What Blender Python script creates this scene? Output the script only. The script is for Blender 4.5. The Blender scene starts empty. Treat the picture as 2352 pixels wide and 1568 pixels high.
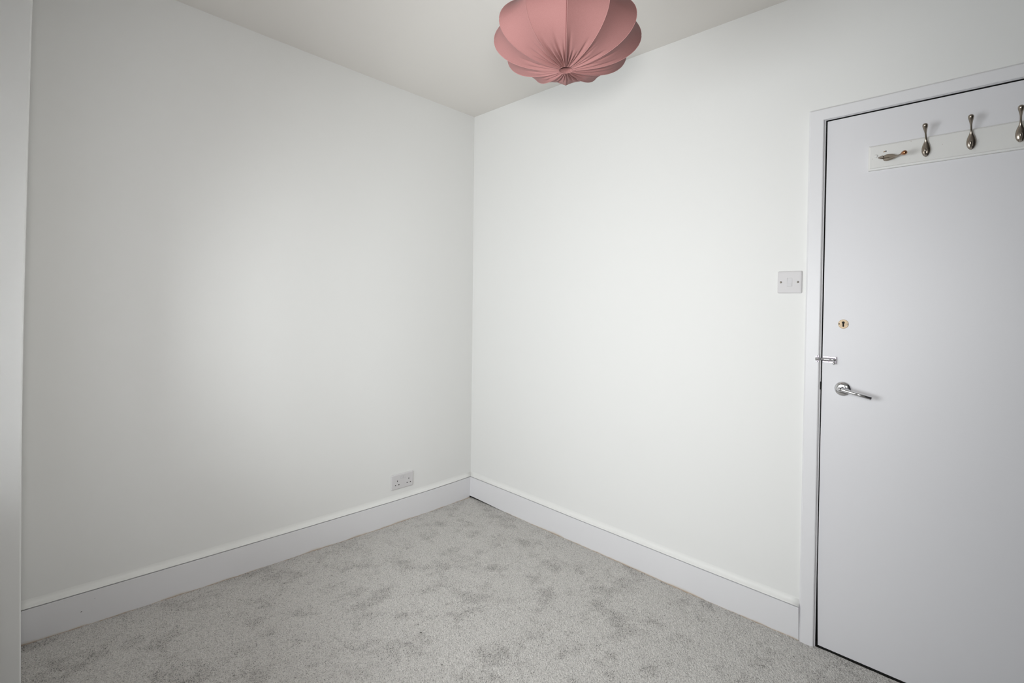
import bpy, bmesh, math, random
from mathutils import Vector, Matrix, noise
random.seed(7)
C = bpy.context.scene.collection
PI = math.pi

# ------------------------------------------------------------------ camera
CAM = Vector((-2.14844, -2.47968, 1.24675))
YAW, ROLL = 0.79194, 0.02107
cam_d = bpy.data.cameras.new('camera')
cam_d.sensor_width = 36.0
cam_d.lens = 1143.63 / 2352 * 36.0
cam_d.shift_y = -79.25 / 2352
cam_d.clip_start = 0.02
cam = bpy.data.objects.new('camera', cam_d)
C.objects.link(cam)
fw = Vector((math.sin(YAW), math.cos(YAW), 0)); rt = Vector((math.cos(YAW), -math.sin(YAW), 0)); up = Vector((0, 0, 1))
r2 = rt * math.cos(ROLL) + up * math.sin(ROLL); u2 = -rt * math.sin(ROLL) + up * math.cos(ROLL)
mw = Matrix((r2, u2, -fw)).transposed().to_4x4(); mw.translation = CAM
cam.matrix_world = mw
bpy.context.scene.camera = cam

# ------------------------------------------------------------------ world, lights, exposure
sc = bpy.context.scene
sc.view_settings.view_transform = 'Standard'
sc.view_settings.look = 'None'
sc.view_settings.gamma = 1.0
sc.view_settings.use_curve_mapping = False
sc.view_settings.exposure = 0.0
w = bpy.data.worlds.new('overcast_sky'); sc.world = w; w.use_nodes = True
bg = w.node_tree.nodes['Background']
bg.inputs['Color'].default_value = (0.93, 0.97, 1.0, 1)
bg.inputs['Strength'].default_value = 12.4

WX, WY0, WY1, WZ0, WZ1 = -2.40, -1.95, -0.70, 0.70, 1.62     # the window in the side wall

def light(name, typ, loc, energy, **kw):
    l = bpy.data.lights.new(name, typ); l.energy = energy
    for k, v in kw.items(): setattr(l, k, v)
    o = bpy.data.objects.new(name, l); C.objects.link(o); o.location = loc
    return o
portal = light('window_portal', 'AREA', (WX - 0.095, (WY0 + WY1) / 2, (WZ0 + WZ1) / 2), 1.0, shape='RECTANGLE', size=WZ1 - WZ0, size_y=WY1 - WY0)
portal.rotation_euler = (0, -PI / 2, 0)
portal.data.cycles.is_portal = True
flash = light('camera_flash', 'SPOT', CAM + Vector((0.0, 0.0, 0.135)), 80.0, shadow_soft_size=0.09, spot_size=math.radians(117), spot_blend=1.0)
flash.rotation_euler = Vector((math.sin(YAW - 0.08), math.cos(YAW - 0.08), -0.09)).to_track_quat('-Z', 'Y').to_euler()
flash.data.color = (1.0, 0.985, 0.96)

# ------------------------------------------------------------------ materials
def lin(c):
    return tuple((x / 12.92 if x <= 0.04045 else ((x + 0.055) / 1.055) ** 2.4) for x in c)

def mat(name, col, rough=0.6, metal=0.0, spec=0.5, bump=None, var=None):
    """col in linear; bump=(scale, strength, distance); var=(scale, amount) gentle colour variation"""
    m = bpy.data.materials.new(name); m.use_nodes = True
    nt = m.node_tree; b = nt.nodes['Principled BSDF']
    b.inputs['Base Color'].default_value = (*col, 1)
    b.inputs['Roughness'].default_value = rough
    b.inputs['Metallic'].default_value = metal
    b.inputs['Specular IOR Level'].default_value = spec
    tc = nt.nodes.new('ShaderNodeTexCoord')
    if bump:
        n = nt.nodes.new('ShaderNodeTexNoise'); n.inputs['Scale'].default_value = bump[0]; n.inputs['Detail'].default_value = 4
        nt.links.new(tc.outputs['Object'], n.inputs['Vector'])
        bp = nt.nodes.new('ShaderNodeBump'); bp.inputs['Strength'].default_value = bump[1]; bp.inputs['Distance'].default_value = bump[2]
        nt.links.new(n.outputs['Fac'], bp.inputs['Height']); nt.links.new(bp.outputs['Normal'], b.inputs['Normal'])
    if var:
        n = nt.nodes.new('ShaderNodeTexNoise'); n.inputs['Scale'].default_value = var[0]; n.inputs['Detail'].default_value = 3
        nt.links.new(tc.outputs['Object'], n.inputs['Vector'])
        mx = nt.nodes.new('ShaderNodeMix'); mx.data_type = 'RGBA'
        mx.inputs['A'].default_value = (*[c * (1 - var[1]) for c in col], 1)
        mx.inputs['B'].default_value = (*[min(1, c * (1 + var[1])) for c in col], 1)
        nt.links.new(n.outputs['Fac'], mx.inputs['Factor']); nt.links.new(mx.outputs['Result'], b.inputs['Base Color'])
    return m

M = {}
M['wall'] = mat('matt_white_wall_paint', (0.80, 0.80, 0.785), 0.85, spec=0.25, bump=(9, 0.10, 0.004), var=(1.3, 0.008))
M['ceiling'] = mat('matt_ceiling_paint', (0.76, 0.735, 0.70), 0.9, spec=0.2, bump=(8, 0.10, 0.004), var=(1.5, 0.01))
M['gloss'] = mat('white_satin_wood_paint', (0.772, 0.768, 0.782), 0.38, spec=0.4, bump=(14, 0.06, 0.003), var=(3, 0.006))
M['bead'] = mat('white_wall_paint_on_bead', (0.82, 0.82, 0.80), 0.55, spec=0.4)
M['door'] = mat('white_satin_door_paint', (0.740, 0.735, 0.755), 0.42, spec=0.4, bump=(5, 0.05, 0.003), var=(2, 0.008))
M['dark'] = mat('black_shade_fill', (0.006, 0.006, 0.006), 0.9)  # flat black put in for the shade inside gaps and holes
M['rear'] = mat('dark_reflection_wall', (0.10, 0.10, 0.105), 0.85)  # unseen rear wall darkened to tone down metal reflections and the door
M['hall'] = mat('dark_gap_backing', (0.05, 0.048, 0.045), 0.9)  # dark tone puts the door gaps' shade into hall, slab and lining
M['plastic'] = mat('white_moulded_plastic', (0.66, 0.645, 0.65), 0.55, spec=0.35)
M['rocker'] = mat('white_rocker_plastic', (0.65, 0.64, 0.65), 0.55, spec=0.35)
M['screw'] = mat('screw_metal', (0.34, 0.30, 0.25), 0.5, metal=0.8)
M['chrome'] = mat('polished_chrome', (0.80, 0.80, 0.82), 0.09, metal=1.0)
M['chrome_dull'] = mat('satin_chrome', (0.40, 0.36, 0.40), 0.38, metal=1.0)
M['pewter'] = mat('dark_pewter_metal', (0.36, 0.315, 0.265), 0.24, metal=1.0, bump=(60, 0.12, 0.0006))
M['copper'] = mat('worn_copper_metal', (0.42, 0.20, 0.10), 0.25, metal=1.0)
M['board'] = mat('cream_white_board_paint', (0.745, 0.74, 0.72), 0.45, spec=0.4, bump=(40, 0.12, 0.0015), var=(12, 0.015))
M['brass'] = mat('tarnished_brass', (0.56, 0.43, 0.29), 0.5, metal=0.25, spec=0.3, var=(160, 0.35))
M['chip'] = mat('bare_brown_wood_chip', (0.30, 0.16, 0.08), 0.8)
M['crumb'] = mat('dark_carpet_speck', (0.01, 0.009, 0.008), 0.8)
M['cord'] = mat('white_flex', (0.7, 0.7, 0.69), 0.5)
M['frame'] = mat('white_upvc_frame', (0.8, 0.8, 0.8), 0.35)
M['leaf'] = mat('outside_ground', (0.25, 0.25, 0.23), 0.9)

# skirting paint: grubby brown line where it meets the carpet
m = mat('white_skirting_paint', (0.772, 0.768, 0.782), 0.40, spec=0.4, bump=(14, 0.08, 0.003)); M['skirt'] = m
nt = m.node_tree; b = nt.nodes['Principled BSDF']
geo = nt.nodes.new('ShaderNodeNewGeometry'); sep = nt.nodes.new('ShaderNodeSeparateXYZ')
nt.links.new(geo.outputs['Position'], sep.inputs[0])
nz = nt.nodes.new('ShaderNodeTexNoise'); nz.inputs['Scale'].default_value = 4.5; nz.inputs['Detail'].default_value = 5
nt.links.new(geo.outputs['Position'], nz.inputs['Vector'])
mr = nt.nodes.new('ShaderNodeMapRange'); mr.inputs['From Min'].default_value = 0.42; mr.inputs['From Max'].default_value = 0.62
mr.inputs['To Min'].default_value = 0.003; mr.inputs['To Max'].default_value = 0.015
nt.links.new(nz.outputs['Fac'], mr.inputs['Value'])
dv = nt.nodes.new('ShaderNodeMath'); dv.operation = 'DIVIDE'
nt.links.new(sep.outputs['Z'], dv.inputs[0]); nt.links.new(mr.outputs['Result'], dv.inputs[1])
cr = nt.nodes.new('ShaderNodeValToRGB'); cr.color_ramp.elements[0].color = (0.50, 0.40, 0.31, 1); cr.color_ramp.elements[0].position = 0.15
cr.color_ramp.elements[1].color = (0.772, 0.768, 0.782, 1); cr.color_ramp.elements[1].position = 1.0
e = cr.color_ramp.elements.new(0.5); e.color = (0.70, 0.67, 0.64, 1)
nt.links.new(dv.outputs[0], cr.inputs['Fac']); nt.links.new(cr.outputs['Color'], b.inputs['Base Color'])

# carpet
def carpet_mat():
    m = bpy.data.materials.new('grey_twist_pile_carpet'); m.use_nodes = True
    nt = m.node_tree; b = nt.nodes['Principled BSDF']; L = nt.links.new
    b.inputs['Roughness'].default_value = 0.95; b.inputs['Specular IOR Level'].default_value = 0.1
    b.inputs['Sheen Weight'].default_value = 0.25; b.inputs['Sheen Roughness'].default_value = 0.6
    geo = nt.nodes.new('ShaderNodeNewGeometry')
    def nz(scale, det=3, rough=0.5):
        n = nt.nodes.new('ShaderNodeTexNoise'); n.inputs['Scale'].default_value = scale; n.inputs['Detail'].default_value = det
        n.inputs['Roughness'].default_value = rough
        L(geo.outputs['Position'], n.inputs['Vector']); return n
    fine = nz(520, 2, 0.7)
    vor = nt.nodes.new('ShaderNodeTexVoronoi'); vor.inputs['Scale'].default_value = 400; L(geo.outputs['Position'], vor.inputs['Vector'])
    big = nz(6.0, 5, 0.62); mid = nz(17, 4, 0.6)
    # tuft tone: mixture of light and mid-grey yarns picked cell by cell
    cr = nt.nodes.new('ShaderNodeValToRGB'); es = cr.color_ramp.elements
    es[0].position = 0.0; es[0].color = (0.20, 0.19, 0.178, 1)
    es[1].position = 1.0; es[1].color = (0.69, 0.665, 0.63, 1)
    e = es.new(0.14); e.color = (0.44, 0.422, 0.40, 1)
    e = es.new(0.34); e.color = (0.56, 0.540, 0.515, 1)
    sepc = nt.nodes.new('ShaderNodeSeparateColor'); L(vor.outputs['Color'], sepc.inputs[0])
    cr2 = nt.nodes.new('ShaderNodeValToRGB'); cr2.color_ramp.elements[0].position = 0.30; cr2.color_ramp.elements[0].color = (0.72, 0.72, 0.72, 1)
    cr2.color_ramp.elements[1].position = 0.62; cr2.color_ramp.elements[1].color = (1.12, 1.12, 1.12, 1)
    L(fine.outputs['Fac'], cr2.inputs['Fac'])
    m1 = nt.nodes.new('ShaderNodeMix'); m1.data_type = 'RGBA'; m1.blend_type = 'MULTIPLY'; m1.inputs['Factor'].default_value = 1.0
    L(cr.outputs['Color'], m1.inputs['A']); L(cr2.outputs['Color'], m1.inputs['B'])
    # brushed, worn patches: shading of the tilted pile put into the colour
    add = nt.nodes.new('ShaderNodeMath'); add.operation = 'ADD'
    ml = nt.nodes.new('ShaderNodeMath'); ml.operation = 'MULTIPLY'; ml.inputs[1].default_value = 0.6
    L(mid.outputs['Fac'], ml.inputs[0]); L(ml.outputs[0], add.inputs[1]); L(big.outputs['Fac'], add.inputs[0])
    cr3 = nt.nodes.new('ShaderNodeValToRGB'); e0, e1 = cr3.color_ramp.elements
    e0.position = 0.62; e0.color = (0.86, 0.855, 0.85, 1); e1.position = 0.80; e1.color = (1, 1, 1, 1)
    L(add.outputs[0], cr3.inputs['Fac'])
    # the same patches pick more dark yarn, deepening the painted pile shading
    pm = nt.nodes.new('ShaderNodeMapRange'); pm.inputs['From Min'].default_value = 0.62; pm.inputs['From Max'].default_value = 0.80
    pm.inputs['To Min'].default_value = -0.12; pm.inputs['To Max'].default_value = 0.03
    L(add.outputs[0], pm.inputs['Value'])
    sm = nt.nodes.new('ShaderNodeMath'); sm.operation = 'ADD'; sm.use_clamp = True
    L(sepc.outputs[0], sm.inputs[0]); L(pm.outputs['Result'], sm.inputs[1]); L(sm.outputs[0], cr.inputs['Fac'])
    m2 = nt.nodes.new('ShaderNodeMix'); m2.data_type = 'RGBA'; m2.blend_type = 'MULTIPLY'; m2.inputs['Factor'].default_value = 1.0
    L(m1.outputs['Result'], m2.inputs['A']); L(cr3.outputs['Color'], m2.inputs['B'])
    L(m2.outputs['Result'], b.inputs['Base Color'])
    bp = nt.nodes.new('ShaderNodeBump'); bp.inputs['Strength'].default_value = 0.7; bp.inputs['Distance'].default_value = 0.003
    L(fine.outputs['Fac'], bp.inputs['Height']); L(bp.outputs['Normal'], b.inputs['Normal'])
    return m
M['carpet'] = carpet_mat()

# pink fabric: cloth lets a little light through
def fabric_mat():
    m = bpy.data.materials.new('dusty_pink_fabric'); m.use_nodes = True
    nt = m.node_tree; L = nt.links.new
    for n in list(nt.nodes): nt.nodes.remove(n)
    out = nt.nodes.new('ShaderNodeOutputMaterial')
    pb = nt.nodes.new('ShaderNodeBsdfPrincipled'); pb.inputs['Roughness'].default_value = 0.8
    pb.inputs['Specular IOR Level'].default_value = 0.25
    pb.inputs['Sheen Weight'].default_value = 0.04
    tr = nt.nodes.new('ShaderNodeBsdfTranslucent'); mx = nt.nodes.new('ShaderNodeMixShader'); mx.inputs[0].default_value = 0.07
    tc = nt.nodes.new('ShaderNodeTexCoord')
    nz = nt.nodes.new('ShaderNodeTexNoise'); nz.inputs['Scale'].default_value = 500; nz.inputs['Detail'].default_value = 3
    L(tc.outputs['Object'], nz.inputs['Vector'])
    col = nt.nodes.new('ShaderNodeMix'); col.data_type = 'RGBA'
    col.inputs['A'].default_value = (0.325, 0.150, 0.142, 1); col.inputs['B'].default_value = (0.385, 0.190, 0.180, 1)
    L(nz.outputs['Fac'], col.inputs['Factor'])
    L(col.outputs['Result'], pb.inputs['Base Color']); L(col.outputs['Result'], tr.inputs['Color'])
    bp = nt.nodes.new('ShaderNodeBump'); bp.inputs['Strength'].default_value = 0.25; bp.inputs['Distance'].default_value = 0.0008
    L(nz.outputs['Fac'], bp.inputs['Height']); L(bp.outputs['Normal'], pb.inputs['Normal'])
    L(pb.outputs[0], mx.inputs[1]); L(tr.outputs[0], mx.inputs[2]); L(mx.outputs[0], out.inputs['Surface'])
    return m
M['fabric'] = fabric_mat()
M['seam'] = mat('dark_pink_thread', (0.22, 0.07, 0.07), 0.8)

def glass_mat():
    m = bpy.data.materials.new('clear_window_glass'); m.use_nodes = True
    nt = m.node_tree; L = nt.links.new
    for n in list(nt.nodes): nt.nodes.remove(n)
    out = nt.nodes.new('ShaderNodeOutputMaterial')
    t = nt.nodes.new('ShaderNodeBsdfTransparent'); g = nt.nodes.new('ShaderNodeBsdfGlossy'); g.inputs['Roughness'].default_value = 0.02
    fr = nt.nodes.new('ShaderNodeFresnel'); fr.inputs['IOR'].default_value = 1.35
    mx = nt.nodes.new('ShaderNodeMixShader')
    L(fr.outputs[0], mx.inputs[0]); L(t.outputs[0], mx.inputs[1]); L(g.outputs[0], mx.inputs[2]); L(mx.outputs[0], out.inputs['Surface'])
    return m
M['glass'] = glass_mat()

# ------------------------------------------------------------------ mesh helpers
def obj(name, bm, m, parent=None, smooth=False, loc=None):
    me = bpy.data.meshes.new(name); bm.normal_update(); bm.to_mesh(me); bm.free()
    if smooth:
        for p in me.polygons: p.use_smooth = True
    for mm in (m if isinstance(m, (list, tuple)) else [m]): me.materials.append(mm)
    o = bpy.data.objects.new(name, me); C.objects.link(o)
    if loc is not None: o.location = loc
    if parent: o.parent = parent
    return o
def struct(name, bm, m, parent=None, **k):
    o = obj(name, bm, m, parent, **k)
    if not parent: o['kind'] = 'structure'
    return o
def thing(name, label, cat, loc=(0, 0, 0), group=None):
    o = bpy.data.objects.new(name, None); C.objects.link(o); o.location = loc; o.empty_display_size = 0.05
    o['label'] = label; o['category'] = cat
    if group: o['group'] = group
    return o
def box(bm, x0, x1, y0, y1, z0, z1, bevel=0.0, seg=2):
    x0, x1 = sorted((x0, x1)); y0, y1 = sorted((y0, y1)); z0, z1 = sorted((z0, z1))
    t = bmesh.new()
    vs = [t.verts.new((x, y, z)) for x in (x0, x1) for y in (y0, y1) for z in (z0, z1)]
    for f in ((0, 1, 3, 2), (4, 6, 7, 5), (0, 4, 5, 1), (2, 3, 7, 6), (0, 2, 6, 4), (1, 5, 7, 3)): t.faces.new([vs[i] for i in f])
    bmesh.ops.recalc_face_normals(t, faces=t.faces)
    if bevel: bmesh.ops.bevel(t, geom=list(t.edges), offset=bevel, segments=seg, profile=0.6, affect='EDGES')
    me = bpy.data.meshes.new('t'); t.to_mesh(me); t.free(); bm.from_mesh(me); bpy.data.meshes.remove(me)
    return bm
def tube(bm, pts, rads, seg=16, flat=None, capped=True):
    """Swept tube; rads = radius or (ru, rv) per point, u = horizontal-ish side axis."""
    pts = [Vector(p) for p in pts]; rings = []
    ref = Vector(flat) if flat else Vector((0, 1, 0))
    for i, p in enumerate(pts):
        t = (pts[min(i + 1, len(pts) - 1)] - pts[max(i - 1, 0)]).normalized()
        u = (ref - t * ref.dot(t)).normalized(); v = t.cross(u)
        r = rads[i] if isinstance(rads[i], (tuple, list)) else (rads[i], rads[i])
        rings.append([bm.verts.new(p + u * (r[0] * math.cos(2 * PI * k / seg)) + v * (r[1] * math.sin(2 * PI * k / seg))) for k in range(seg)])
    for a, b in zip(rings, rings[1:]):
        for k in range(seg): bm.faces.new((a[k], a[(k + 1) % seg], b[(k + 1) % seg], b[k]))
    if capped: bm.faces.new(list(reversed(rings[0]))); bm.faces.new(rings[-1])
    bmesh.ops.recalc_face_normals(bm, faces=bm.faces)
    return bm
def lathe(bm, prof, axis='z', centre=(0, 0, 0), seg=32, squash=1.0):
    """prof = [(r, h)...] revolved; axis 'x': h runs along -x (out of the right wall)."""
    rings = []
    for r, h in prof:
        ring = []
        for k in range(seg):
            a = 2 * PI * k / seg; c, s = r * math.cos(a), r * math.sin(a)
            if axis == 'z': p = (c, s, h)
            elif axis == 'x': p = (-h, c, s * squash)
            else: p = (c, -h, s)
            ring.append(bm.verts.new(Vector(p) + Vector(centre)))
        rings.append(ring)
    for a, b in zip(rings, rings[1:]):
        for k in range(seg): bm.faces.new((a[k], a[(k + 1) % seg], b[(k + 1) % seg], b[k]))
    for rg in (rings[0], rings[-1]): bm.faces.new(rg)
    bmesh.ops.remove_doubles(bm, verts=bm.verts, dist=1e-6)
    bmesh.ops.recalc_face_normals(bm, faces=bm.faces)
    return bm
def cut(o, cutters):
    """boolean difference, baked into the mesh; cutters are bmeshes"""
    for cb in cutters:
        me = bpy.data.meshes.new('c'); cb.to_mesh(me); cb.free()
        co = bpy.data.objects.new('c', me); C.objects.link(co); co.parent = o.parent
        md = o.modifiers.new('b', 'BOOLEAN'); md.operation = 'DIFFERENCE'; md.object = co; md.solver = 'EXACT'
        bpy.context.view_layer.update()
        dg = bpy.context.evaluated_depsgraph_get()
        nm = bpy.data.meshes.new_from_object(o.evaluated_get(dg))
        o.modifiers.clear(); o.data = nm
        bpy.data.objects.remove(co)
def interp(tab, s):
    if s <= tab[0][0]: return tab[0][1]
    for (a, va), (b, vb) in zip(tab, tab[1:]):
        if s <= b: return va + (vb - va) * (s - a) / (b - a)
    return tab[-1][1]

# ------------------------------------------------------------------ the room: old, slightly out of true walls
H = 2.4876; HS = 0.1314; TS = 0.018
# wall offsets (metres) along each wall at floor, at skirting top and at ceiling
LF = [(-2.6, .016), (-2.1, .014), (-1.51, -.006), (-1.05, -.012), (-.77, -.019), (-.6, -.019), (-.3, -.013), (0.03, -.002)]
LS = [(-2.6, .007), (-2.1, .006), (-1.51, -.007), (-1.05, -.014), (-.6, -.0165), (-.365, -.013), (-.15, -.003), (0.03, .012)]
RF = [(-3.6, .004), (-1.94, .004), (-1.49, 0.0), (-1.09, .006), (-.69, .006), (-.37, .007), (0.03, .003)]
RS = [(-3.6, 0.0), (-2.3, 0.0), (-1.94, -.006), (-1.545, -.0045), (-1.09, .002), (-.9, .003), (-.41, .014), (0.03, .019)]
def wl(x, z):
    c = .012 + .0025 * x - .0095 * x * x
    f, s = interp(LF, x), interp(LS, x)
    return f + (s - f) * z / HS if z < HS else s + (c - s) * (z - HS) / (H - HS)
def wr(y, z):
    yy = max(y, -2.0)
    c = -.0116 + .0064 * yy * yy
    if y < -1.95: c *= max(0.0, 1 - (-1.95 - y) / .3)
    f, s = interp(RF, y), interp(RS, y)
    return f + (s - f) * z / HS if z < HS else s + (c - s) * (z - HS) / (H - HS)

ZS = [0, HS] + [HS + (H - HS) * i / 14 for i in range(1, 15)]
def lin_range(a, b, n): return [a + (b - a) * i / n for i in range(n + 1)]

# left-hand wall (back of picture): y = 0
bm = bmesh.new(); xs = lin_range(-2.7, 0, 54); g = []
for x in xs:
    col = []
    for z in ZS:
        cx = x if x < -0.001 else wr(0.0, z)
        col.append(bm.verts.new((cx, wl(x, z), z)))
    g.append(col)
for a, b in zip(g, g[1:]):
    for k in range(len(ZS) - 1): bm.faces.new((a[k], b[k], b[k + 1], a[k + 1]))
bmesh.ops.recalc_face_normals(bm, faces=bm.faces)
wall_left = struct('wall_left', bm, M['wall'], smooth=True)

# right-hand wall with the door opening: x = 0
DY0, DY1, DZ = -2.78, -1.9745, 1.985          # rough opening behind the architrave
bm = bmesh.new(); ys = sorted(set(lin_range(-3.5, DY0, 8) + lin_range(DY0, DY1, 10) + lin_range(DY1, 0, 46)))
zs = sorted(set([z for z in ZS if abs(z - DZ) > .06] + [DZ])); g = []
for y in ys:
    g.append([bm.verts.new((wr(y, z), y if y < -0.001 else wl(0.0, z), z)) for z in zs])
for a, b in zip(g, g[1:]):
    for k in range(len(zs) - 1):
        ym = (a[k].co.y + b[k].co.y) / 2; zm = (zs[k] + zs[k + 1]) / 2
        if DY0 < ym < DY1 and zm < DZ: continue
        bm.faces.new((a[k], a[k + 1], b[k + 1], b[k]))
bmesh.ops.recalc_face_normals(bm, faces=bm.faces)
wall_right = struct('wall_right', bm, M['wall'], smooth=True)

# outer skins give the walls their thickness
bm = bmesh.new(); box(bm, -2.75, 0.3, 0.05, 0.15, -0.05, 2.6); struct('wall_left_outer', bm, M['wall'])
bm = bmesh.new(); box(bm, 0.04, 0.14, DY1 + 0.001, 0.15, -0.05, 2.6); box(bm, 0.04, 0.14, -3.6, DY0 - 0.001, -0.05, 2.6); box(bm, 0.04, 0.14, DY0 - .001, DY1 + .001, DZ + .001, 2.6)
struct('wall_right_outer', bm, M['wall'])

# stub of wall at the left edge of the picture: front face at y = -0.45
SX = [(0.0, -2.1040), (0.127, -2.1046), (0.409, -2.1088), (0.80, -2.1130), (1.185, -2.1142), (1.73, -2.1124), (2.11, -2.1100), (2.4876, -2.1070)]
bm = bmesh.new(); rows = []
for z in lin_range(0, H, 20):
    xe = interp(SX, z); bev = 0.004
    rows.append([bm.verts.new(p) for p in ((-2.70, -0.45, z), (xe - 0.12, -0.45, z), (xe - bev, -0.45, z), (xe - bev * .3, -0.45 + bev * .3, z), (xe, -0.45 + bev, z), (xe, -0.2, z), (xe, 0.02, z))])
for a, b in zip(rows, rows[1:]):
    for k in range(len(a) - 1): bm.faces.new((a[k], a[k + 1], b[k + 1], b[k]))
struct('wall_stub', bm, M['wall'])

# window wall and rear wall (both out of the picture)
bm = bmesh.new()
box(bm, WX - 0.09, WX, -3.6, WY0, -0.02, 2.55); box(bm, WX - 0.09, WX, WY1, 0.15, -0.02, 2.55)
box(bm, WX - 0.09, WX, WY0, WY1, -0.02, WZ0); box(bm, WX - 0.09, WX, WY0, WY1, WZ1, 2.55)
struct('wall_window', bm, M['wall'])
bm = bmesh.new(); box(bm, -2.84, 0.14, -3.55, -3.40, -0.02, 2.55); struct('wall_rear', bm, M['rear'])
win = bpy.data.objects.new('window_1', None); C.objects.link(win); win['kind'] = 'structure'; win.location = (WX - 0.045, (WY0 + WY1) / 2, WZ0)
bm = bmesh.new()
wl_, ww_, wh_ = 0, (WY1 - WY0) / 2, WZ1 - WZ0
for y0, y1, z0, z1 in ((-ww_, -ww_ + .05, 0, wh_), (ww_ - .05, ww_, 0, wh_), (-ww_ + .05, ww_ - .05, 0, .05), (-ww_ + .05, ww_ - .05, wh_ - .05, wh_), (-.025, .025, .05, wh_ - .05)):
    box(bm, -.03, .03, y0, y1, z0, z1)
obj('window_frame', bm, M['frame'], win)
for s in (-1, 1):
    bm = bmesh.new(); y0, y1 = (-ww_ + .05, -.025) if s < 0 else (.025, ww_ - .05)
    box(bm, -.004, .004, y0, y1, .05, wh_ - .05); obj('pane', bm, M['glass'], win)
bm = bmesh.new(); box(bm, .035, .275, -ww_ - .15, ww_ + .12, -.035, .001, bevel=.004); obj('sill_light_block', bm, M['gloss'], win)  # unseen sill, added this deep to shade the carpet at the left

# ceiling
bm = bmesh.new(); box(bm, -2.84, 0.14, -3.55, 0.15, H, H + 0.06); struct('ceiling', bm, M['ceiling'])

# floor: boards slab under the carpet
bm = bmesh.new(); box(bm, -2.84, 1.0, -3.55, 0.15, -0.06, -0.012); struct('floor', bm, M['hall'])  # slab coloured dark to stand for the shade under the door

# closed dark box added beyond the door to keep daylight out of its gaps
bm = bmesh.new(); t = .03
box(bm, 0.95, 0.98, -3.3, -1.5, -.012, 2.3); box(bm, 0.14, 0.98, -3.3, -3.27, -.012, 2.3); box(bm, 0.14, 0.98, -1.53, -1.5, -.012, 2.3); box(bm, 0.14, 0.98, -3.3, -1.5, 2.27, 2.3)
struct('hall_light_block', bm, M['hall'])

# ------------------------------------------------------------------ carpet pile: real relief, 4.5 mm tufts
def pile(x0, x1, y0, y1, step, amp, wob=True):
    vs, fs = [], []
    nx, ny = int((x1 - x0) / step), int((y1 - y0) / step)
    rnd = random.Random(3)
    for i in range(nx + 1):
        for j in range(ny + 1):
            x = x0 + (x1 - x0) * i / nx; y = y0 + (y1 - y0) * j / ny
            z = 0
            if 0 < i < nx and 0 < j < ny:
                x += rnd.uniform(-.3, .3) * step; y += rnd.uniform(-.3, .3) * step
                z = rnd.uniform(-1, 1) * amp
            z += .0016 * noise.noise((x * 9, y * 9, 0)) + .0012 * noise.noise((x * 26, y * 26, 3))
            vs.append((x, y, z))
    for i in range(nx):
        for j in range(ny):
            a = i * (ny + 1) + j; fs.append((a, a + ny + 1, a + ny + 2, a + 1))
    return vs, fs
v1, f1 = pile(-2.13, -0.003, -2.55, 0.03, .0040, .0015)
me = bpy.data.meshes.new('carpet'); me.from_pydata(v1, [], f1); me.materials.append(M['carpet'])
for p in me.polygons: p.use_smooth = False
carpet = bpy.data.objects.new('carpet_pile', me); C.objects.link(carpet)
carpet['kind'] = 'stuff'; carpet['label'] = 'grey speckled twist pile carpet covering the whole floor'; carpet['category'] = 'carpet'
v2, f2 = pile(-2.62, -2.12, -3.40, 0.03, .02, .001)
v3, f3 = pile(-2.13, -0.003, -3.40, -2.54, .02, .001)
me = bpy.data.meshes.new('carpet_margin'); n2 = len(v2)
me.from_pydata(v2 + v3, [], f2 + [tuple(i + n2 for i in f) for f in f3]); me.materials.append(M['carpet'])
cm = bpy.data.objects.new('carpet_margin', me); C.objects.link(cm); cm.parent = carpet; cm['kind'] = 'stuff'

# ------------------------------------------------------------------ skirting boards
# profile as (offset from wall, z): board face, fine groove, painted quadrant bead up to the plaster
PROF = [(.0003, .1580), (.0010, .1510), (.0024, .1455), (.0058, .1405), (.0115, .1366), (.0165, .1346), (.0180, .1334), (.0180, .1320), (.0060, .1318), (.0060, .1280), (.0165, .1276), (TS, .1262), (TS, .10), (TS, .05), (TS, None)]
def skirting(name, n, s0, s1, point, bottom, inner0=False, inner1=False):
    bm = bmesh.new(); rows = []
    ss = lin_range(s0, s1, n)
    for i, s in enumerate(ss):
        row = []
        for d, z in PROF:
            zz = bottom(s) if z is None else z
            row.append(bm.verts.new(point(s, d, zz)))
        row.append(bm.verts.new(point(s, .0005, bottom(s))))
        rows.append(row)
    for a, b in zip(rows, rows[1:]):
        for k in range(len(a) - 1): bm.faces.new((a[k], a[k + 1], b[k + 1], b[k]))
    bm.faces.new(rows[0]); bm.faces.new(rows[-1])
    bmesh.ops.recalc_face_normals(bm, faces=bm.faces)
    o = struct(name, bm, [M['skirt'], M['bead']])
    for p in o.data.polygons:
        if p.center.z > .1319: p.material_index = 1; p.use_smooth = True
    return o
def pl(s, d, z):   # left wall, s = x
    x = min(s, wr(-d, z) - d * 0.0 - 0.0)
    if s > -0.0001: x = wr(wl(0, z) - d, z) - d           # mitre into the corner
    return (x, wl(s, z) - d, z)
def pr(s, d, z):   # right wall, s = y
    y = s
    if s > -0.0001: y = wl(wr(0, z) - d, z) - d
    return (wr(s, z) - d, y, z)
skirting('baseboard_left', 60, -2.12, 0.0, pl, lambda s: -.004)
def rb(s): # gap under the right-hand board near the corner, closing after half a metre
    return -.004 if s < -.62 else max(-.004, .0125 - max(0, (-s) - .06) * .034)
skirting('baseboard_right', 60, -1.9428, 0.0, pr, rb)
bm = bmesh.new(); box(bm, -.004, .004, -.62, -.012, -.011, .0145); struct('skirting_gap_shade', bm, M['dark'])      # black strip put in for the shade behind the lifted board

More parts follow.
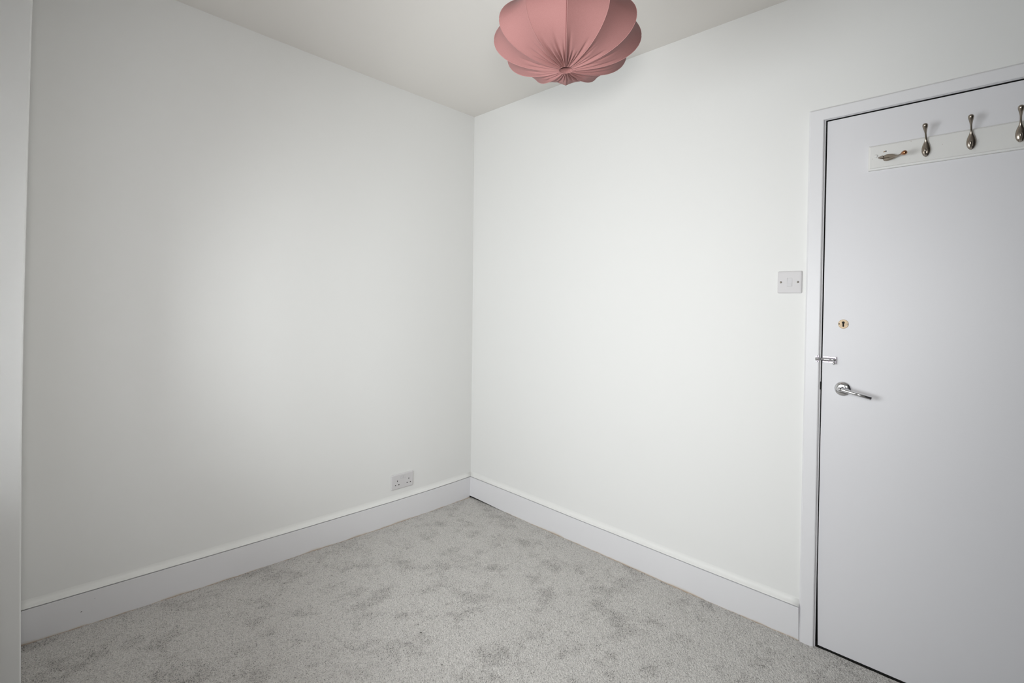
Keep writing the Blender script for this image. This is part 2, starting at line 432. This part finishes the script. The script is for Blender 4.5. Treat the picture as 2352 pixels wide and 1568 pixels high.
# ------------------------------------------------------------------ door, frame, architrave
AX = -.016                                # face of the architrave
AO, AI = -1.9420, -1.9917                 # outer / inner edge of the left leg
ATO, ATI = 2.0150, 1.9708                 # outer / inner edge of the head
RO, RI = -2.818, -2.768
# left leg, head and right leg with a mitred moulded face (flat with a rounded inner arris)
def arch_profile():
    # (fraction across from inner to outer, x)
    return [(0.0, -.002), (0.0, AX + .002), (.05, AX), (.86, AX), (.93, AX + .003), (1.0, AX + .006), (1.0, .004)]
def architrave(name, p0, p1, dir_out0, dir_out1, wdt0, wdt1):
    """p0,p1 inner edge ends (y,z); dir_out = outward mitre direction (y,z) at each end"""
    bm = bmesh.new(); rows = []
    N = 12
    for i in range(N + 1):
        t = i / N
        row = []
        for fr, x in arch_profile():
            a = (p0[0] + dir_out0[0] * fr, p0[1] + dir_out0[1] * fr); b = (p1[0] + dir_out1[0] * fr, p1[1] + dir_out1[1] * fr)
            row.append(bm.verts.new((x, a[0] + (b[0] - a[0]) * t, a[1] + (b[1] - a[1]) * t)))
        rows.append(row)
    for a, b in zip(rows, rows[1:]):
        for k in range(len(a)): bm.faces.new((a[k], a[(k + 1) % len(a)], b[(k + 1) % len(b)], b[k]))
    bm.faces.new(rows[0]); bm.faces.new(rows[-1]); bmesh.ops.recalc_face_normals(bm, faces=bm.faces)
    return bm
wA, wT = AO - AI, ATO - ATI
frame = bpy.data.objects.new('trim_2', None); C.objects.link(frame); frame['kind'] = 'structure'; frame.location = (0, 0, 0)
obj('architrave', architrave('a', (AI, -.004), (AI, ATI), (wA, 0), (wA, wT), 0, 0), M['gloss'], frame)
obj('architrave', architrave('a', (AI, ATI), (RI, ATI), (wA, wT), (-wA, wT), 0, 0), M['gloss'], frame)
obj('architrave', architrave('a', (RI, ATI), (RI, -.004), (-wA, wT), (-wA, 0), 0, 0), M['gloss'], frame)
# door lining behind the architrave
JY, JT = -1.9957, 1.9700                  # face of the lining next to the gap
bm = bmesh.new()
box(bm, -.0045, .0015, JY, DY1 + .0005, -.004, DZ); box(bm, -.0045, .0015, -2.775, -2.7655, -.004, DZ); box(bm, -.0045, .0015, -2.7655, JY, JT, DZ)
obj('door_lining', bm, M['gloss'], frame)
bm = bmesh.new()
box(bm, .0015, .14, -1.9800, DY1 + .0005, -.004, DZ); box(bm, .0015, .14, -2.780, -2.7740, -.004, DZ); box(bm, .0015, .14, -2.7740, -1.9800, 1.9800, DZ)
obj('lining_dark_recess', bm, M['hall'], frame)  # recess added and darkened so the door gap turns black
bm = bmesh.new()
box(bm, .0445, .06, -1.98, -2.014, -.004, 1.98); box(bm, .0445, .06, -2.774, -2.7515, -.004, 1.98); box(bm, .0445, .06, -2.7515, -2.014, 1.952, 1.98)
obj('door_stop', bm, M['dark'], frame)  # stop coloured black, carrying the shade of the gap

door = bpy.data.objects.new('door_1', None); C.objects.link(door); door['kind'] = 'structure'; door.location = (0, -2.38, 0)
def dl(p): return (p[0], p[1] + 2.38, p[2])
DLY, DRY, DLT = -2.0002, -2.7625, 1.9655
bm = bmesh.new(); vs = []
fx = 0.0
pts = [(DLY, .0065), (DLY, DLT), (DRY, DLT), (DRY, .0068)]
# leaf: bottom left corner nibbled back so the gap widens towards the floor
pts = [(-2.0034, .0068), (-2.0016, .10), (-1.9986, .26), (-1.9984, .75), (-1.9995, 1.3), (DLY, DLT), (DRY, DLT), (DRY, .0068)]
front = [bm.verts.new((fx, y + 2.38, z)) for y, z in pts]; back = [bm.verts.new((.044, y + 2.38, z)) for y, z in pts]
bm.faces.new(front); bm.faces.new(list(reversed(back)))
for i in range(len(pts)): bm.faces.new((front[i], front[(i + 1) % len(pts)], back[(i + 1) % len(pts)], back[i]))
bmesh.ops.recalc_face_normals(bm, faces=bm.faces)
bmesh.ops.bevel(bm, geom=[e for e in bm.edges if all(abs(v.co.x) < 1e-6 for v in e.verts)], offset=.0012, segments=2, affect='EDGES')
leaf = obj('door_leaf', bm, M['door'], door)

# lever handle
hd = bpy.data.objects.new('door_handle', None); C.objects.link(hd); hd.parent = door; hd.location = dl((0, -2.0665, .9735))
bm = bmesh.new(); lathe(bm, [(.0001, 0), (.0262, 0), (.0262, .0035), (.0255, .0050), (.0235, .0068), (.0190, .0088), (.0130, .0102), (.0001, .0110)], 'x', seg=64); obj('rose', bm, M['chrome'], hd, smooth=True)
bm = bmesh.new()
tube(bm, [(-.008, 0, 0), (-.020, 0, 0), (-.034, .001, .001), (-.044, .003, .0025), (-.0495, .001, .0035), (-.0515, -.006, .0025)], [.0095, .0088, .0085, .0082, .0080, .0072], 20, flat=(0, .3, 1)); 
obj('neck', bm, M['chrome'], hd, smooth=True)
bm = bmesh.new()
tube(bm, [(-.0500, .0075, .0052), (-.0500, .0068, .0050), (-.050, 0.0, .0035), (-.050, -.045, -.0062), (-.050, -.0938, -.0168), (-.050, -.0945, -.0170)], [.004, .0062, .0066, .0064, .0063, .0052], 24, flat=(0, 0, 1))
obj('lever', bm, M['chrome'], hd, smooth=True)

# keyhole plate
kp = bpy.data.objects.new('keyhole_plate', None); C.objects.link(kp); kp.parent = door; kp.location = dl((0, -2.0638, 1.2098)); kp['label'] = 'round tarnished brass keyhole plate with two screws'
bm = bmesh.new(); lathe(bm, [(.0001, -.001), (.0163, -.001), (.0163, .0008), (.0150, .0018), (.0001, .0022)], 'x', seg=40, squash=1.02)
plate = obj('plate', bm, M['brass'], kp)
c1 = bmesh.new(); lathe(c1, [(.0001, -.01), (.0046, -.01), (.0046, .01), (.0001, .01)], 'x', centre=(0, 0, .0052), seg=20)
c2 = bmesh.new(); box(c2, -.01, .01, -.0026, .0026, -.0098, .0045)
cut(plate, [c1, c2])
bm = bmesh.new(); lathe(bm, [(.0001, -.0), (.0050, -.0), (.0050, .0004), (.0001, .0004)], 'x', centre=(0, 0, .0052), seg=20); box(bm, -.0003, .001, -.0031, .0031, -.0102, .0050)
obj('keyhole', bm, M['dark'], kp)  # black fill stands for the shade inside the keyhole
for s, c in ((1, 'dark'), (-1, 'screw')):
    bm = bmesh.new(); lathe(bm, [(.0001, .001), (.0022, .001), (.0022, .0022), (.0001, .0026)], 'x', centre=(0, s * .0128, 0), seg=14); obj('screw', bm, M['crumb'] if c == 'dark' else M['screw'], kp)

# barrel bolt (on the leaf) and its keep (on the architrave)
bt = bpy.data.objects.new('barrel_bolt', None); C.objects.link(bt); bt.parent = door; bt.location = dl((0, -2.0245, 1.0762)); bt['label'] = 'small chrome barrel bolt above the lever handle'
bm = bmesh.new(); box(bm, 0, -.0016, .0235, -.0205, -.0115, .0118, bevel=.0005)
obj('back_plate', bm, M['chrome_dull'], bt)
bm = bmesh.new(); tube(bm, [(-.0045, .0230, 0), (-.0045, -.0200, 0)], [.0062, .0062], 20, flat=(0, 0, 1))
tb = obj('barrel', bm, M['chrome_dull'], bt, smooth=False)
bm = bmesh.new(); tube(bm, [(-.0075, .0335, 0.0005), (-.0075, .0330, 0.0005), (-.0075, -.0205, 0.0005), (-.0075, -.0212, .0005)], [.0038, .0042, .0042, .0036], 16, flat=(0, 0, 1))
obj('bolt_rod', bm, M['chrome'], bt, smooth=True)
bm = bmesh.new(); tube(bm, [(-.008, -.0150, -.002), (-.0125, -.0150, -.007), (-.0150, -.0150, -.0115), (-.0155, -.0150, -.0148), (-.0155, -.0150, -.0160)], [.0026, .0030, .0040, .0036, .0015], 16)
obj('bolt_knob', bm, M['chrome'], bt, smooth=True)
bm = bmesh.new(); box(bm, -.001, -.0085, -.0172, -.0207, -.0122, .0118, bevel=.0006); obj('end_bracket', bm, M['chrome_dull'], bt)
for s in (-1, 1):
    bm = bmesh.new(); lathe(bm, [(.0001, .0014), (.0017, .0014), (.0013, .0024), (.0001, .0026)], 'x', centre=(0, .004, s * .0088), seg=12); obj('screw', bm, M['screw'], bt)
kb = bpy.data.objects.new('bolt_keep', None); C.objects.link(kb); kb.parent = frame; kb.location = (AX, -1.9878, 1.0772); kb['label'] = 'chrome bolt keep on the door frame'
bm = bmesh.new(); box(bm, 0, -.0014, -.0040, .0072, -.0125, .0125, bevel=.0005); obj('keep_plate', bm, M['chrome_dull'], kb)
bm = bmesh.new()
arc = [(-.0012 - .0082 * math.sin(a), 0, .0072 * math.cos(a)) for a in lin_range(0, PI, 10)]
t2 = bmesh.new()
for w0, w1 in ((-.0038, .0060),):
    rr = [[bm.verts.new((p[0] * k, yy, p[2] * k)) for p in arc] for k, yy in ((1, w0), (1, w1), (.84, w1), (.84, w0))]
    for a, b in zip(rr, rr[1:] + rr[:1]):
        for k in range(len(arc) - 1): bm.faces.new((a[k], a[k + 1], b[k + 1], b[k]))
bmesh.ops.recalc_face_normals(bm, faces=bm.faces)
obj('staple', bm, M['chrome'], kb)
for s in (-1, 1):
    bm = bmesh.new(); lathe(bm, [(.0001, .001), (.0019, .001), (.0015, .0022), (.0001, .0024)], 'x', centre=(0, .001, s * .0100), seg=12); obj('screw', bm, M['crumb'], kb)
# strike plate notch in the lining beside the latch
bm = bmesh.new(); box(bm, -.0048, .03, -1.9962, -1.9945, .962, .992); obj('strike_plate', bm, M['dark'], frame)

# ------------------------------------------------------------------ coat rack on the door
rack = thing('coat_rack', 'white painted board with row of dark metal coat hooks, screwed high on the door', 'coat rack', (0, -2.40, 1.7545))
BL, BR, BH = .2695, -.2695, .0865
bm = bmesh.new()
# stepped board: low margin, raised centre with rounded arris
def rrect(y0, y1, z0, z1, x): return [(x, y0, z0), (x, y1, z0), (x, y1, z1), (x, y0, z1)]
lv = [rrect(BR, BL, 0, BH, 0), rrect(BR, BL, 0, BH, -.0100), rrect(BR + .0012, BL - .0012, .0012, BH - .0012, -.0112),
      rrect(BR + .0050, BL - .0050, .0062, BH - .0035, -.0120), rrect(BR + .0052, BL - .0052, .0064, BH - .0037, -.0150), rrect(BR + .0068, BL - .0068, .0080, BH - .0052, -.0165)]
rr = [[bm.verts.new(p) for p in l] for l in lv]
for a, b in zip(rr, rr[1:]):
    for k in range(4): bm.faces.new((a[k], a[(k + 1) % 4], b[(k + 1) % 4], b[k]))
bm.faces.new(rr[0]); bm.faces.new(rr[-1]); bmesh.ops.recalc_face_normals(bm, faces=bm.faces)
backboard = obj('backboard', bm, M['board'], rack)
cb = bmesh.new(); lathe(cb, [(.0001, 0), (.0022, 0), (.0022, .03), (.0001, .03)], 'x', centre=(0, .2188, .0595), seg=14); cut(backboard, [cb])
bm = bmesh.new(); lathe(bm, [(.0001, .0105), (.0026, .0105), (.0026, .011), (.0001, .011)], 'x', centre=(0, .2188, .0595), seg=14); obj('screw_hole_shade', bm, M['dark'], rack)  # black disc stands for the shade inside the hole
bm = bmesh.new()
pp = [(.2215, .0605), (.2235, .0612), (.2252, .0596), (.2262, .0570), (.2240, .0565), (.2222, .0575), (.2208, .0583)]
fr_ = [bm.verts.new((-.0166, y, z)) for y, z in pp]; bk_ = [bm.verts.new((-.0160, y, z)) for y, z in pp]
bm.faces.new(fr_)
for i in range(len(pp)): bm.faces.new((fr_[i], fr_[(i + 1) % 7], bk_[(i + 1) % 7], bk_[i]))
bmesh.ops.recalc_face_normals(bm, faces=bm.faces); obj('paint_chip', bm, M['chip'], rack)
bm = bmesh.new(); lathe(bm, [(.0001, .015), (.0058, .015), (.0056, .0185), (.0040, .0198), (.0001, .0200)], 'x', centre=(0, .2470, .0475), seg=24); obj('screw_cap', bm, M['board'], rack, smooth=True)
for y, z, r_ in ((.0702, .052, .0010), (.0068, .030, .0009), (.2562, .0395, .0009), (.1530, .020, .0007), (.1505, .079, .0009)):
    bm = bmesh.new(); lathe(bm, [(.0001, .0164), (r_, .0164), (r_ * .6, .0169), (.0001, .0170)], 'x', centre=(0, y, z), seg=8); obj('nick', bm, M['chip'], rack)

def hook_bm():
    bm = bmesh.new()
    # back plate (pointed oval) running up into the stem that leans out to a round knob
    P = [(-.0010, 0, -.0300), (-.0020, 0, -.0285), (-.0030, 0, -.0240), (-.0040, 0, -.0180), (-.0047, 0, -.0110), (-.0050, 0, -.0030), (-.0050, 0, .0045), (-.0052, 0, .0110),
         (-.0062, 0, .0170), (-.0080, 0, .0225), (-.0115, 0, .0290), (-.0165, 0, .0360), (-.0225, 0, .0430), (-.0285, 0, .0495), (-.0335, 0, .0550), (-.0370, 0, .0595), (-.0392, 0, .0632), (-.0408, 0, .0660), (-.0420, 0, .0680), (-.0428, 0, .0693), (-.0431, 0, .0698)]
    R = [(.0010, .0006), (.0042, .0016), (.0078, .0032), (.0104, .0044), (.0115, .0050), (.0113, .0050), (.0100, .0050), (.0080, .0048),
         (.0055, .0044), (.0036, .0036), (.0027, .0027), (.0025, .0025), (.0027, .0027), (.0040, .0040), (.0056, .0056), (.0069, .0069), (.0073, .0073), (.0068, .0068), (.0052, .0052), (.0030, .0030), (.0008, .0008)]
    tube(bm, P, R, 24)
    b2 = bmesh.new()
    P = [(-.0040, 0, -.0200), (-.0080, 0, -.0262), (-.0135, 0, -.0290), (-.0195, 0, -.0275), (-.0235, 0, -.0225), (-.0255, 0, -.0165), (-.0262, 0, -.0120), (-.0265, 0, -.0090), (-.0266, 0, -.0078)]
    R = [.0042, .0036, .0031, .0029, .0030, .0036, .0044, .0034, .0008]
    tube(b2, P, R, 20)
    me = bpy.data.meshes.new('t'); b2.to_mesh(me); b2.free(); bm.from_mesh(me); bpy.data.meshes.remove(me)
    return bm
hook = obj('hook', hook_bm(), M['pewter'], rack, smooth=True, loc=(-.0155, .1110, .0490))
for y in (.0010, -.1080, -.2180):
    h2 = hook.copy(); C.objects.link(h2); h2.parent = rack; h2.location = (-.0155, y, .0497)
h5 = hook.copy(); h5.data = hook.data.copy(); h5.data.materials.clear(); h5.data.materials.append(M['pewter']); h5.data.materials.append(M['copper']); C.objects.link(h5); h5.parent = rack

for p in h5.data.polygons:
    if p.center.z > .040: p.material_index = 1
h5.location = (-.0185, .2040, .0350); h5.rotation_euler = (math.radians(96), 0, math.radians(-22)); h5['label'] = 'loose coat hook swung round sideways'

# ------------------------------------------------------------------ light switch
sw = thing('light_switch', 'white single light switch on the wall left of the door frame', 'light switch', (0, -1.883, 1.3665))
def plate_bm(w_, h_, t_):
    """moulded plate: rounded corners, gently pillowed edge"""
    bm = bmesh.new(); rings = []
    def contour(inset, x):
        r = max(.0045 - inset * .4, .001); out = []
        hw, hh = w_ / 2 - inset, h_ / 2 - inset
        for cy, cz, a0 in ((hw - r, hh - r, 0), (-hw + r, hh - r, PI / 2), (-hw + r, -hh + r, PI), (hw - r, -hh + r, 1.5 * PI)):
            for k in range(7):
                a = a0 + PI / 2 * k / 6; out.append(bm.verts.new((x, cy + r * math.cos(a), cz + r * math.sin(a))))
        return out
    for ins, x in ((0, .001), (0, -t_ * .35), (.0006, -t_ * .62), (.0022, -t_ * .85), (.0050, -t_ * .96), (.0085, -t_)): rings.append(contour(ins, x))
    for p_, q_ in zip(rings, rings[1:]):
        n = len(p_)
        for k in range(n): bm.faces.new((p_[k], p_[(k + 1) % n], q_[(k + 1) % n], q_[k]))
    bm.faces.new(rings[0]); bm.faces.new(rings[-1]); bmesh.ops.recalc_face_normals(bm, faces=bm.faces)
    return bm
off = wr(-1.883, 1.3665)
sw.location.x = off
fp = obj('faceplate', plate_bm(.0865, .0865, .0085), M['plastic'], sw)
cb = bmesh.new(); box(cb, -.02, -.0050, -.0098, .0078, -.0165, .0165); cut(fp, [cb])
bm = bmesh.new()
# rocker tilted: top pressed in, bottom proud
pts = [(-.0075, .0160), (-.0088, .0020), (-.0088, -.0020), (-.0105, -.0160)]
Lf = [bm.verts.new((x, .0074, z)) for x, z in pts] + [bm.verts.new((-.0045, .0074, -.0160)), bm.verts.new((-.0045, .0074, .0160))]
Rf = [bm.verts.new((v.co.x, -.0094, v.co.z)) for v in Lf]
bm.faces.new(Lf); bm.faces.new(list(reversed(Rf)))
for i in range(6): bm.faces.new((Lf[i], Rf[i], Rf[(i + 1) % 6], Lf[(i + 1) % 6]))
bmesh.ops.recalc_face_normals(bm, faces=bm.faces); obj('rocker', bm, M['rocker'], sw)
for s in (-1, 1):
    bm = bmesh.new(); lathe(bm, [(.0001, .0070), (.0025, .0070), (.0025, .0091), (.0020, .0095), (.0001, .0095)], 'x', centre=(0, s * .0302, 0), seg=20); o = obj('screw', bm, M['screw'], sw)
    bm = bmesh.new(); lathe(bm, [(.0001, .0080), (.0041, .0080), (.0039, .0087), (.0001, .0087)], 'x', centre=(0, s * .0302, 0), seg=20); o = obj('screw_hole_shade', bm, M['crumb'], sw)  # dark disc painted in as recess shade around the screw

# ------------------------------------------------------------------ double socket on the left wall (built facing -x, then turned)
so = thing('double_socket', 'white double power socket low on the left wall above the skirting', 'socket', (-.5292, 0, .2302))
so.location.y = wl(-.5292, .23)
so.rotation_euler = (0, 0, PI / 2)      # local -x -> world -y ; local y -> world -x
fp = obj('faceplate', plate_bm(.146, .086, .0090), M['plastic'], so)
cuts = []; spots = []
for cx in (.0355, -.0420):              # local +y = picture left
    for dy, dz, hw, hh in ((0, .0045, .0023, .0045), (.0111, -.0175, .0036, .0027), (-.0111, -.0175, .0036, .0027)):
        c_ = bmesh.new(); box(c_, -.02, -.0015, cx + dy - hw, cx + dy + hw, dz - hh, dz + hh); cuts.append(c_); spots.append((cx + dy, dz, hw, hh))
rock = []
for cx in (.0065, -.0095):
    c_ = bmesh.new(); box(c_, -.02, -.0060, cx - .0062, cx + .0062, .0135, .0305); cuts.append(c_); rock.append(cx)
cut(fp, cuts)
for y, z, hw, hh in spots:
    bm = bmesh.new(); box(bm, -.0016, -.0078, y - hw - .0001, y + hw + .0001, z - hh - .0001, z + hh + .0001); obj('pin_hole_shade', bm, M['dark'], so)  # shallow black liner stands for the shade inside the socket hole
for cx in rock:
    bm = bmesh.new(); box(bm, -.0055, -.0098, cx - .0056, cx + .0056, .0141, .0299, bevel=.0008); o = obj('switch_rocker', bm, M['rocker'], so)
for s in (-1, 1):
    bm = bmesh.new(); lathe(bm, [(.0001, .0085), (.0030, .0085), (.0026, .0093), (.0001, .0090)], 'x', centre=(0, s * .0625, 0.0), seg=16); obj('screw', bm, M['rocker'], so)

# ------------------------------------------------------------------ pendant lamp
LX, LY, LZ = -1.0605, -1.5985, 1.9110      # centre of the bottom ring
R_, B_, r0 = .205, .092, .0200
lamp = thing('pendant_lamp', 'dusty pink pleated fabric pendant lampshade hanging from the ceiling', 'pendant lamp', (LX, LY, LZ))
ang0 = math.atan2(CAM.y - LY, CAM.x - LX)
rnd = random.Random(11)
NP = 12
pleats = []
for p in range(NP):
    n = 4
    pleats.append([(rnd.uniform(-.25, .25) / n + (k + .5) / n, rnd.uniform(.7, 1.15), rnd.uniform(.07, .155), rnd.uniform(.8, 1.3)) for k in range(n)])
def rib(t):
    """t 0..1 from bottom ring to top ring; squashed ball"""
    a = PI * (0.0 + t)
    s = math.sin(a)
    rr = r0 + (R_ - r0) * (max(s, 0) ** .92)
    return rr, B_ * (1 - math.cos(a))
def surf(p, u, t):
    """p panel, u 0..1 across panel, t along rib"""
    rr, z = rib(t)
    d = (u - .5) * 2
    half = PI / NP
    k = min(1.0, (rr - r0) / (.10))
    chord = math.cos(half) / math.cos(d * half)
    s = 1 - (1 - chord) * k - .020 * k * (1 - d * d)
    # fabric pulled flat between ribs bends in at the belly
    s -= .035 * k * (1 - d * d) * (0.4 + 0.6 * abs(math.cos(PI * t)))
    rr2 = rr * s
    z = B_ + (z - B_) * (s * .55 + .45 if z < B_ else s)
    phi = ang0 + (p + u) * 2 * half
    # gathered folds near the two rings
    dep = 0
    rr_ = rr
    edge = 1 if t < .5 else -1
    for c, a, L_, sh in pleats[p]:
        wdt = .42 / 4 * sh
        prof = math.exp(-abs((u - c) / (wdt * .50)) ** 1.4)
        f = max(0, 1 - (rr_ - r0) / L_)
        g = min(1, (rr_ - r0) / .018 + .25)
        dep += a * prof * f ** 1.2 * g * .021
    dep *= min(1, u * 8, (1 - u) * 8) if True else 1
    zz = z + dep * edge
    rr2 += 0
    return Vector((rr2 * math.cos(phi), rr2 * math.sin(phi), zz))
NT, NU = 72, 24
def ts():
    out = []
    for i in range(NT + 1):
        q = i / NT
        out.append(q - .12 * math.sin(4 * PI * q) / (PI) * .6)
    return out
TT = ts()
pr_rad = 0.0008
for p in range(NP):
    bm = bmesh.new(); rows = []
    # small inward lip at each ring so the hole reads as turned-in cloth
    for t in TT: rows.append([bm.verts.new(surf(p, j / NU, t)) for j in range(NU + 1)])
    lipb = []
    for dz, dr in ((.034, .0010), (.020, -.0010), (.009, -.0030), (.003, -.0022)):
        lipb.append([bm.verts.new(Vector(((r0 + dr + .0009 * math.sin(j / NU * 2 * PI * 5)) * math.cos(ang0 + (p + j / NU) * 2 * PI / NP), (r0 + dr + .0009 * math.sin(j / NU * 2 * PI * 5)) * math.sin(ang0 + (p + j / NU) * 2 * PI / NP), dz))) for j in range(NU + 1)])
    rows = lipb + rows
    for a, b in zip(rows, rows[1:]):
        for k in range(NU): bm.faces.new((a[k], b[k], b[k + 1], a[k + 1]))
    bmesh.ops.recalc_face_normals(bm, faces=bm.faces)
    obj('fabric_panel', bm, M['fabric'], lamp, smooth=True)
M['rib'] = mat('pale_pink_ridge_light', (0.40, 0.205, 0.195), 0.8)  # paler than the fabric: light caught on the ridges put into colour
for p in range(NP):
    bm = bmesh.new(); pts = [surf(p, 0, t) + Vector((0, 0, -.0003 if t < .5 else .0003)) for t in TT[1:-1]]
    tube(bm, pts, [.0006] * len(pts), 6, flat=(0, 0, 1)); obj('rib', bm, M['rib'], lamp, smooth=True)
# stitched seam down the rib that faces the room
bm = bmesh.new()
pts = []
for t in TT[4:60]:
    v = surf(0, 0, t); o_ = Vector((v.x, v.y, 0)).normalized()
    pts.append(v + o_.cross(Vector((0, 0, 1))) * .0025 + o_ * .0002 + Vector((0, 0, -.0004)))
tube(bm, pts, [.0006] * len(pts), 6, flat=(0, 0, 1)); obj('seam', bm, M['seam'], lamp)
# wire rings, lampholder, flex, ceiling rose
for z in (.002, 2 * B_ - .002):
    bm = bmesh.new(); ring = []
    for i in range(36):
        a = 2 * PI * i / 36
        ring.append([bm.verts.new(((r0 - .0005 + .0012 * math.cos(b)) * math.cos(a), (r0 - .0005 + .0012 * math.cos(b)) * math.sin(a), z + .0012 * math.sin(b))) for b in lin_range(0, 2 * PI, 6)[:-1]])
    for i in range(36):
        a, b = ring[i], ring[(i + 1) % 36]
        for k in range(6): bm.faces.new((a[k], a[(k + 1) % 6], b[(k + 1) % 6], b[k]))
    obj('wire_ring', bm, M['fabric'], lamp, smooth=True)
top = H - LZ
bm = bmesh.new(); lathe(bm, [(.0001, 2 * B_ - .045), (.019, 2 * B_ - .045), (.019, 2 * B_ + .004), (.012, 2 * B_ + .02), (.0001, 2 * B_ + .02)], seg=24); obj('lampholder', bm, M['cord'], lamp, smooth=False)
bm = bmesh.new(); tube(bm, [(0, 0, 2 * B_ + .015), (0, 0, top - .02)], [.003, .003], 10); obj('flex', bm, M['cord'], lamp)
bm = bmesh.new(); lathe(bm, [(.0001, top - .032), (.012, top - .032), (.04, top - .012), (.042, top - .0005), (.0001, top - .0005)], seg=32); obj('ceiling_rose', bm, M['cord'], lamp)

# ------------------------------------------------------------------ small marks
for i, (x, y, lab, r_) in enumerate(((-1.0257, -.9220, 'tiny dark speck of debris on the carpet, farther from the camera', .0030), (-1.0728, -1.1134, 'tiny dark speck of debris on the carpet, nearer the camera', .0022))):
    bm = bmesh.new(); bmesh.ops.create_icosphere(bm, subdivisions=1, radius=r_)
    for v in bm.verts: v.co = Vector((v.co.x * rnd.uniform(.8, 1.3), v.co.y * rnd.uniform(.6, 1), v.co.z * .6))
    o = obj('speck', bm, M['crumb'], loc=(x, y, .0030)); o['label'] = lab; o['category'] = 'debris'; o['group'] = 'dark specks on the carpet'
for x, z, a, b_ in ((-1.9350, .0593, .0030, .0011), (-1.8960, .0960, .0012, .0007)):
    bm = bmesh.new(); yy = wl(x, z) - TS
    pts_ = [(x + a * math.cos(t) , z + b_ * math.sin(t) + .35 * a * math.cos(t)) for t in lin_range(0, 2 * PI, 8)[:-1]]
    fr_ = [bm.verts.new((px, yy - .0004, pz)) for px, pz in pts_]; bk_ = [bm.verts.new((px, yy + .001, pz)) for px, pz in pts_]
    bm.faces.new(fr_)
    for i in range(8): bm.faces.new((fr_[i], fr_[(i + 1) % 8], bk_[(i + 1) % 8], bk_[i]))
    bmesh.ops.recalc_face_normals(bm, faces=bm.faces)
    o = obj('paint_chip', bm, M['crumb'], bpy.data.objects['baseboard_left'])
